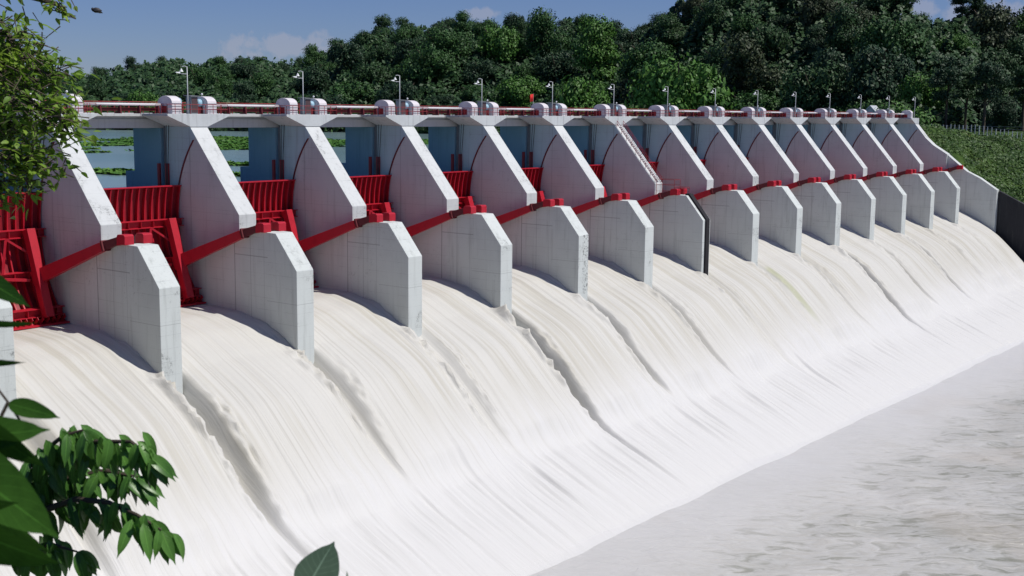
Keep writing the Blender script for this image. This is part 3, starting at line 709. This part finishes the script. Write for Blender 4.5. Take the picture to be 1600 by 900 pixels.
# ------------------------------------------------------------------ trees
def crown(seed, n, shape):
    r = np.random.default_rng(seed); lob = []
    for i in range(shape['lobes']):
        t = r.random(); a = r.random()*6.283; rad = shape['spread']*math.sqrt(r.random())*(1.25 if i % 4 == 0 else 1)
        z = shape['z0']+(shape['z1']-shape['z0'])*t; lob.append((math.cos(a)*rad*(1-.45*abs(t-.35)), math.sin(a)*rad*(1-.45*abs(t-.35)), z, shape['r']*(.38+1.0*r.random()**1.3)))
    lob.append((0, 0, (shape['z0']+shape['z1'])/2, shape['r']*1.3))
    Pn = []; Nn = []
    wts = np.array([l[3]**2 for l in lob]); wts /= wts.sum(); cnt = (wts*n).astype(int)
    for l, c in zip(lob, cnt):
        d = r.normal(0, 1, (c, 3)); d /= np.linalg.norm(d, axis=1)[:, None]; d[:, 2] = np.where(d[:, 2] < -.35, -d[:, 2], d[:, 2])
        rr = l[3]*(.55+.75*r.random(c)**1.1)*(1+.25*np.sin(d[:, 0]*7+l[0]*9)*np.cos(d[:, 1]*6+l[1]*5))
        Pn.append(np.array(l[:3])+d*rr[:, None]*np.array([1, 1, .82])); Nn.append(d)
    return rand_quads(np.concatenate(Pn), np.concatenate(Nn), shape['leaf'], r)
SH = {
 'round': dict(lobes=20, spread=.78, z0=.35, z1=1.25, r=.40, leaf=.058),
 'tall': dict(lobes=20, spread=.62, z0=.35, z1=1.7, r=.38, leaf=.058),
 'broad': dict(lobes=22, spread=.9, z0=.35, z1=1.0, r=.36, leaf=.056),
 'lofty': dict(lobes=13, spread=.62, z0=1.7, z1=3.2, r=.36, leaf=.06),
}
def trunk_mb(h, spread, seed):
    r = random.Random(seed); m = MB(); m.tube([(0, 0, -.3), (.02, .01, h*.4), (-.02, .03, h*.75), (0, 0, h)], [.085, .065, .05, .03], 7)
    for i in range(5):
        a = r.random()*6.28; z = h*(.45+.1*i); m.tube([(0, 0, z), (math.cos(a)*spread*.4, math.sin(a)*spread*.4, z+.2), (math.cos(a)*spread*.85, math.sin(a)*spread*.85, z+.5)], [.035, .025, .012], 5)
    return m
PROTO = {}
def proto(colr, shp, var):
    key = (colr, shp, var)
    if key not in PROTO:
        s = SH[shp]; r = empty('forest_tree', (0, 0, -9999))
        trunk_mb(s['z1']*.85, s['spread'], var*7+1).build('trunk', M_bark, r)
        quad_mesh('crown', crown(var*31+len(shp), 8500, s), M_tree[colr], r)
        kids(r); PROTO[key] = [r, False]
    return PROTO[key]
def place_tree(colr, shp, var, loc, rad, label, group, hs=None):
    hs = hs or random.uniform(.85, 1.35)
    p = proto(colr, shp, var); o = p[0] if not p[1] else copy_tree(p[0]); p[1] = True
    o.location = loc; o.scale = (rad, rad*random.uniform(.9, 1.1), rad*hs); o.rotation_euler = (0, 0, random.random()*6.28)
    tag(o, label, 'tree', group); return o
KW = {'dark': 'dark green', 'mid': 'mid green', 'fresh': 'fresh light green', 'brown': 'brownish flowering', 'deep': 'very deep green'}
SW = {'round': 'rounded', 'tall': 'tall', 'broad': 'broad spreading', 'lofty': 'lofty bare-trunked'}
def region(u): return 'on the low ridge at the left beyond the reservoir' if u < 500 else ('on the middle hill behind the bridge' if u < 980 else 'on the high wooded hill at the right')
ntree = 0
rows = [0.0, .13, .28, .45, .63, .82, 1.0]
for ri, t in enumerate(rows):
    u = -40 + ri*17
    while u < 1660:
        big = 1.0 if u < 500 else (1.15 if u < 900 else 1.35)
        d0 = np.interp(u, US, D0s); d1 = np.interp(u, US, D1s); d = d0+(d1-d0)*t+random.uniform(-6, 6)+2
        rad = random.choice((4.4, 5.2, 6.2, 7.2, 8.2, 9.4, 11.0)[:5 if ri > 4 else 7])*random.uniform(.9, 1.1)*big*(1.0 if ri else .85)*(0.85 if u < 500 else 1)
        if u < 500: c = random.choices(['dark', 'mid', 'deep', 'fresh'], [5, 3, 3, 1])[0]
        elif u < 980: c = random.choices(['dark', 'mid', 'deep', 'fresh'], [5, 3, 3.5, .8])[0]
        else: c = random.choices(['dark', 'mid', 'deep', 'brown', 'fresh'], [4, 3.2, 3, 1.2 if ri > 1 else .2, 1.3])[0]
        s = random.choices(['round', 'tall', 'broad'], [5, 2, 4])[0]
        x, y = uvd(u, d, 0); z = float(hill_h(np.array(float(u)), np.array(float(d))))
        if not (u > 1415 and ri == 0):
            rg = region(u); 
            place_tree(c, s, random.randint(0, 1), (x, y, z-1), rad, '%s %s tree %s' % (KW[c], SW[s], rg), '%s %s trees %s' % (KW[c], SW[s], rg)); ntree += 1
        u += rad*2*FPX/d*random.uniform(.78, 1.02)
print('forest trees', ntree)
# named big trees
def big(u, v_base, d, colr, shp, var, rad, label, hs=1.0, dz=0):
    x, y = uvd(u, d, 0); z = float(hill_h(np.array(float(u)), np.array(float(d))))
    place_tree(colr, shp, var, (x, y, z-1+dz), rad, label, None, hs)
big(905, 0, 500, 'fresh', 'round', 1, 14, 'large bright green tree just behind the bridge, left of the middle of the dam crest', 1.35)
big(1050, 0, 462, 'fresh', 'round', 0, 17, 'very large fresh green tree behind the bridge in the middle of the forest edge', 1.4)
big(985, 0, 480, 'fresh', 'broad', 1, 13, 'wide fresh green tree left of the very large fresh green tree')
big(1165, 0, 445, 'fresh', 'broad', 0, 11, 'low fresh green tree at the foot of the right hill')
big(1265, 0, 415, 'mid', 'broad', 1, 11, 'low mid green spreading tree behind the far bays')
big(1410, 0, 392, 'fresh', 'broad', 1, 12, 'fresh green spreading tree behind the last lamp posts')
for i, (u, d, rr, c) in enumerate(((1462, 392, 8.5, 'deep'), (1492, 398, 8, 'dark'), (1520, 388, 9, 'deep'), (1552, 400, 8, 'deep'), (1580, 415, 9, 'dark'), (1612, 400, 9, 'mid'))):
    x, y = uvd(u, d, 0); place_tree(c, 'lofty' if i != 3 else 'tall', i % 2, (x, y, -3.4), rr*.75, '%s bank-top tree beside the fence, %s from the left of its row' % (KW[c], ORD[i]), 'dark trees standing on the grass bank top', 1.0)
for i, (u, d, c) in enumerate(((1478, 545, 'deep'), (1500, 550, 'dark'), (1590, 540, 'deep'))):
    place_tree(c, 'lofty', i % 2, (*uvd(u, d, 0), float(hill_h(np.array(float(u)), np.array(float(d))))), 6.0, 'lofty skyline tree at the upper right, %s from the left of three' % ORD[i], 'lofty skyline trees at the upper right', .95)
for i, u in enumerate((20, 62, 100, 128)):
    d = 560+i*5; place_tree('dark' if i % 2 else 'mid', 'round', i % 2, (*uvd(u, d, 0), -6+i), 8.5-i*.5, 'dark round tree at the far left shore, %s behind the hanging branches' % ORD[i], 'round trees at the far left shore')
# undergrowth carpet
r2 = np.random.default_rng(5); n = 170000
u = r2.uniform(-80, 1700, n); t = r2.random(n)**.9; d0 = np.interp(u, US, D0s); d1 = np.interp(u, US, D1s); d = d0-3+(d1-d0+8)*t
lump = fbm(u/14.+5, d/9.); z = hill_h(u, d)+r2.random(n)*2.2+np.clip(lump+.4, 0, 1)*9.0; x, y = uvd(u, d, z)
o = quad_mesh('forest_undergrowth', rand_quads(np.stack([x, y, z], 1), np.tile([.3, -.4, .8], (n, 1)), 1.5, r2), M_tree['dark']); tag(o, 'dense green undergrowth filling the wooded hillsides', 'undergrowth', kind='stuff')
# scrub on the grass bank
n = 70000; x = r2.uniform(-30, 95, n); y = r2.uniform(237.2, 300, n); z = bank_z(x, y)+fbm(x/9., y/9.)*1.3*np.clip((y-237)/8, 0, 1)
cl = fbm(x/5.+4, y/5.+8); keep = cl > -.35; x, y, z, cl = x[keep], y[keep], z[keep], cl[keep]; z = z+r2.random(len(x))*(.25+np.clip(cl, 0, 1)**1.4*3.6)
o = quad_mesh('bank_scrub', rand_quads(np.stack([x, y, z], 1), np.tile([.3, -.3, .8], (len(x), 1)), .42, r2), foliage('scrub_leaves', (.028, .068, .014), (.075, .140, .028), scale=.18)); tag(o, 'scrubby green ground cover on the steep grass bank', 'scrub', kind='stuff')
# scrub on the near bank and floating plants
n = 30000; x = r2.uniform(20, 180, n); y0 = np.interp(x, [e[0] for e in edge], [e[1] for e in edge]); dist = r2.uniform(-14, 24, n); y = y0+dist
kp = (np.hypot(x-CP.x, y-CP.y) > 3.0); x, y, dist = x[kp], y[kp], dist[kp]; z = np.where(dist > 0, .65-dist*1.5, .65)+fbm(x/6., y/6.)*.8*np.clip(abs(dist)/4, 0, 1)+r2.random(len(x))*.35
o = quad_mesh('near_bank_grass', rand_quads(np.stack([x, y, z], 1), np.tile([.2, .3, .8], (len(x), 1)), .3, r2), M_tree['mid']); tag(o, 'short green ground cover on the near bank', 'grass', kind='stuff')
pts = []
for (x0, x1, y0, y1, m_) in ((-262, -122, 20, 110, 26000), (-235, -118, 108, 200, 18000), (-56, -42, 19, 29, 900), (-64, -50, 50, 62, 900), (-34, -24, 30, 36, 500), (-185, -140, 150, 240, 2500), (-150, -90, 230, 300, 1500)):
    x = r2.uniform(x0, x1, m_*3); y = r2.uniform(y0, y1, m_*3); c = fbm(x/22.+3, y/22.+1)
    ex = np.minimum(np.minimum(x-x0, x1-x)/(x1-x0), np.minimum(y-y0, y1-y)/(y1-y0)); kp = (c+ex*2.2) > (.05 if m_ > 10000 else .28); pts.append(np.stack([x, y], 1)[kp][:m_])
pp = np.concatenate(pts); z = -7.96+r2.random(len(pp))*.22
o = quad_mesh('water_hyacinth', rand_quads(np.stack([pp[:, 0], pp[:, 1], z], 1), np.tile([0, 0, 1.8], (len(pp), 1)), .95, r2), foliage('hyacinth_leaves', (.04, .12, .015), (.09, .19, .03), scale=.1)); tag(o, 'green mats of floating water plants on the reservoir', 'water plants', kind='stuff')

# ------------------------------------------------------------------ foreground plants
def leafmat(name, a, b, tr=.3, rough=.35, sp=.4):
    t = MT(name, rough, sp); uvn = N(t.nt, 'ShaderNodeSeparateXYZ'); t.L(t.tc.outputs['UV'], uvn.inputs[0]); U, V = uvn.outputs[0], uvn.outputs[1]
    au = t.M('ABSOLUTE', t.M('SUBTRACT', U, .5)); n1 = t.noise(2.2, detail=3); n2 = t.noise(30, detail=3)
    k = t.mix(t.ramp(n1, .4, .62), a, b); k = t.mix(t.M('MULTIPLY', t.ramp(n2, .5, .7), .25), k, tuple(x*.6 for x in a))
    mid = t.M('LESS_THAN', au, .022); side = t.M('LESS_THAN', t.M('FRACT', t.M('MULTIPLY', t.M('SUBTRACT', V, t.M('MULTIPLY', au, .5)), 9.0)), .1)
    ve = t.M('MAXIMUM', mid, t.M('MULTIPLY', side, .35)); k = t.mix(t.M('MULTIPLY', ve, .6), k, tuple(min(1, x*2.2) for x in b)); t.col(k); t.bump(t.M('ADD', t.M('MULTIPLY', ve, -1.0), t.M('MULTIPLY', n2, .4)), .4, .004)
    tn = N(t.nt, 'ShaderNodeBsdfTranslucent'); ms = N(t.nt, 'ShaderNodeMixShader'); ms.inputs[0].default_value = tr
    t.L(k, tn.inputs[0]); t.L(t.b.outputs[0], ms.inputs[1]); t.L(tn.outputs[0], ms.inputs[2]); t.L(ms.outputs[0], t.nt.nodes['Material Output'].inputs[0]); return t.m
M_lf1 = leafmat('shrub_leaf', (.055, .15, .026), (.12, .28, .05), .3)
M_lf2 = leafmat('tree_leaf', (.13, .25, .028), (.26, .40, .05), .45, .5)
M_lf3 = leafmat('big_leaf', (.018, .060, .010), (.040, .11, .016), .28, .75, .06)
M_lf4 = leafmat('pale_leaf', (.21, .31, .19), (.27, .37, .24), .35, .6)
M_twig = paint('twig_bark', (.06, .045, .03), .8, .4)
def leaf(m, base, d, nrm, L, Wd, droop=.25, fold=.25, n=7, twist=0):
    d = Vector(d).normalized(); nrm = Vector(nrm); nrm = (nrm-d*nrm.dot(d)).normalized(); side = d.cross(nrm).normalized()
    vs = []; uv = []; fs = []
    p = Vector(base)
    for i in range(n):
        t = i/(n-1); wv = Wd*.5*math.sin(math.pi*min(1, t**.78))**.85*(1-.25*t) if 0 < t < 1 else 0
        if t > .85: wv *= .6
        cpt = p+d*L*t-nrm*(droop*L*t*t)
        up = (nrm+d*droop*2*t).normalized()
        for s_, uu_ in ((-1, 0), (0, .5), (1, 1)):
            vs.append(cpt+side*s_*wv+up*fold*wv*abs(s_)); uv.append((uu_, t))
    for i in range(n-1):
        a = i*3; fs += [(a, a+1, a+4, a+3), (a+1, a+2, a+5, a+4)]
    m.add(vs, fs, uv)
UPV = Vector((0, 0, 1))
# tree with hanging branches at the upper left
rr = random.Random(3)
root_p = P(-330, 700, 11.5); root_p.z = -4.2
r = empty('overhanging_tree', root_p)
def loc(p): return p-root_p
top = P(-300, -60, 11.8)
mt = MB(); mt.tube([loc(root_p-UPV*.5), loc(root_p.lerp(top, .35)+RT*.15), loc(root_p.lerp(top, .7)-RT*.1), loc(top)], [.22, .18, .14, .10], 12); mt.build('trunk', M_bark, r, smooth=True)
mbr = MB(); ml = MB()
brs = [  # start, px path points (u,v,depth), leaf count per point, spread
 ((-280, 60, 11.8), [(-100, 40, 11.6), (10, 50, 11.5), (45, 95, 11.5)], 150),
 ((-280, 60, 11.8), [(-120, 10, 12.2), (10, -15, 12.1), (88, 6, 12.0), (104, 22, 12.0)], 26),
 ((-280, 110, 11.8), [(-100, 110, 11.4), (0, 115, 11.2), (55, 108, 11.2), (100, 122, 11.2)], 170),
 ((-290, 150, 11.8), [(-90, 150, 11.3), (0, 160, 11.1), (45, 158, 11.0), (88, 178, 11.0), (108, 208, 11.0)], 170),
 ((-290, 180, 11.8), [(-90, 190, 11.7), (0, 200, 11.6), (25, 208, 11.5)], 190),
 ((-290, 200, 11.8), [(-90, 240, 11.2), (0, 245, 11.0), (35, 246, 11.0), (68, 258, 11.0)], 150),
 ((-290, 230, 11.8), [(-90, 280, 11.4), (0, 285, 11.2), (12, 300, 11.2)], 90),
 ((-280, 90, 11.8), [(-110, 80, 11.9), (-5, 78, 11.9), (38, 118, 11.9)], 170),
]
for st, path, cnt in brs:
    pts = [P(*st)]+[P(*q) for q in path]; mbr.tube([loc(q) for q in pts], [.06-.05*i/(len(pts)-1) for i in range(len(pts))], 6)
    seg = pts[1:]
    for j in range(int(cnt*3.0)):
        t = rr.random()*(len(seg)-1); i = min(int(t), len(seg)-2); c = seg[i].lerp(seg[i+1], t-i)
        sp = .125 if cnt > 60 else .05
        c = c+Vector((rr.gauss(0, sp), rr.gauss(0, sp), rr.gauss(0, sp*.8)))
        # twig with a spray of leaves
        dd_ = (RT*rr.uniform(-.6, 1)+FW*rr.uniform(-.8, .8)-UPV*rr.uniform(-.25, .6)).normalized()
        if rr.random() < .35: mbr.tube([loc(c-dd_*.12), loc(c+dd_*.1)], [.006, .003], 4)
        leaf(ml, loc(c), dd_, UPV*.8+Vector((rr.gauss(0, .4), rr.gauss(0, .4), 0)), rr.uniform(.08, .13), rr.uniform(.042, .06), rr.uniform(.1, .4), .2, 5)
mbr.build('branches', M_bark, r); ml.build('foliage', M_lf2, r, smooth=True)
tag(r, 'leafy tree whose sunlit yellowish branches hang in from the upper left', 'tree')

# drooping shrub at the lower left
root_p = P(-160, 1350, 4.8); root_p.z = -.6
r = empty('drooping_shrub', root_p); mbr = MB(); ml = MB(); rr = random.Random(12)
stems = [
 [(-60, 900, 4.9), (10, 800, 4.8), (50, 720, 4.7), (100, 680, 4.6), (130, 672, 4.6)],
 [(-60, 900, 4.9), (30, 770, 4.8), (95, 715, 4.7), (150, 690, 4.6), (205, 690, 4.5), (232, 712, 4.5)],
 [(-60, 900, 4.9), (60, 800, 4.8), (120, 780, 4.7), (170, 785, 4.6), (215, 805, 4.5), (252, 828, 4.5)],
 [(-60, 900, 4.9), (20, 860, 4.8), (80, 850, 4.7), (120, 862, 4.6)],
 [(10, 800, 4.8), (60, 760, 4.8), (110, 745, 4.8), (165, 735, 4.8), (215, 745, 4.8)],
]
for si, s_ in enumerate(stems):
    pts = ([root_p] if si < 4 else [])+[P(*q) for q in s_]; mbr.tube([loc(q) for q in pts], [.02-.016*i/(len(pts)-1) for i in range(len(pts))], 6)
    seg = [P(*q) for q in s_][1:]
    for j in range(30 if si != 3 else 20):
        t = (j/(29))*(len(seg)-1); i = min(int(t), len(seg)-2); c = seg[i].lerp(seg[i+1], min(1, t-i))
        for q in range(2):
            sd_ = rr.choice((-1, 1)); dd_ = (RT*rr.uniform(-.25, .75)-UPV*rr.uniform(.45, 1.3)+FW*rr.uniform(-.5, .5)).normalized()
            nn = (-FW*rr.uniform(.3, 1.0)+UPV*.8+RT*rr.uniform(-.2, .7)); L = rr.uniform(.10, .145)
            leaf(ml, loc(c+Vector((rr.gauss(0, .02), rr.gauss(0, .02), rr.gauss(0, .015)))), dd_, nn, L, L*.34, rr.uniform(.2, .55), .35, 9)
    e = seg[-1]
    for q in range(6):
        dd_ = (RT*rr.uniform(.0, .9)-UPV*rr.uniform(.3, 1.)+FW*rr.uniform(-.4, .4)).normalized(); leaf(ml, loc(e), dd_, -FW*.7+UPV*.7, .13, .05, .4, .3, 9)
mbr.build('stems', M_twig, r); ml.build('foliage', M_lf1, r, smooth=True)
tag(r, 'glossy green shrub with drooping pointed leaves over the white water at lower left', 'shrub')

# big blurred leaves close to the lens, lower left corner
root_p = P(-420, 1300, 2.3); root_p.z = .3
r = empty('broad_leaved_plant', root_p); mbr = MB(); ml = MB()
Ls = [((-110, 690), (95, 840), 2.1, .15), ((-100, 800), (85, 900), 2.05, .17), ((-90, 690), (70, 665), 2.2, .10), ((-60, 640), (64, 742), 2.15, .10), ((-110, 890), (70, 960), 2.0, .16), ((-60, 415), (48, 478), 2.6, .07),
      ((-50, 500), (52, 517), 2.6, .035), ((-70, 560), (42, 576), 2.5, .04), ((12, 630), (90, 650), 2.5, .055), ((-60, 735), (60, 880), 2.3, .14), ((-90, 620), (8, 700), 2.4, .08), ((-100, 780), (30, 800), 1.95, .15)]
for (a, b, d, wdt) in Ls:
    A = P(a[0], a[1], d); B = P(b[0], b[1], d*random.uniform(.97, 1.05)); dr = B-A; leaf(ml, loc(A), dr, (-FW*.8-UPV*.75 if random.random() < .5 else -FW*.75+UPV*.4)+RT*random.uniform(-.2, .2), dr.length, wdt*.78, .12, .18, 13)
    mbr.tube([loc(root_p), loc(root_p.lerp(A, .6)-RT*.1), loc(A)], [.012, .008, .004], 6)
mbr.tube([loc(P(-40, 560, 2.5)), loc(P(10, 625, 2.5)), loc(P(30, 655, 2.5)), loc(P(34, 668, 2.5))], [.003, .0025, .0025, .002], 5)
mbr.build('stems', M_twig, r); ml.build('leaves', M_lf3, r, smooth=True)
tag(r, 'plant with large dark soft leaves in the lower left corner', 'plant')
# single pale leaf poking up at the bottom
root_p = P(430, 1650, 2.6); root_p.z = .2
r = empty('pale_leaf_sprig', root_p); ml = MB(); mbr = MB()
A = P(476, 925, 2.9); B = P(521, 843, 2.9); leaf(ml, loc(A), B-A, -FW*.7+UPV*.45+RT*.75, (B-A).length, .125, -.06, .12, 13)
A2 = P(548, 960, 2.9); B2 = P(541, 893, 2.9); leaf(ml, loc(A2), B2-A2, -FW+UPV*.2, (B2-A2).length, .03, .1, .15, 9)
mbr.tube([loc(root_p), loc(P(450, 1200, 2.8)), loc(A)], [.008, .006, .003], 6); mbr.tube([loc(P(450, 1200, 2.8)), loc(A2)], [.005, .003], 6)
mbr.build('stem', M_twig, r); ml.build('leaf', M_lf4, r, smooth=True)
tag(r, 'single pale green leaf poking up at the bottom edge left of centre', 'plant')
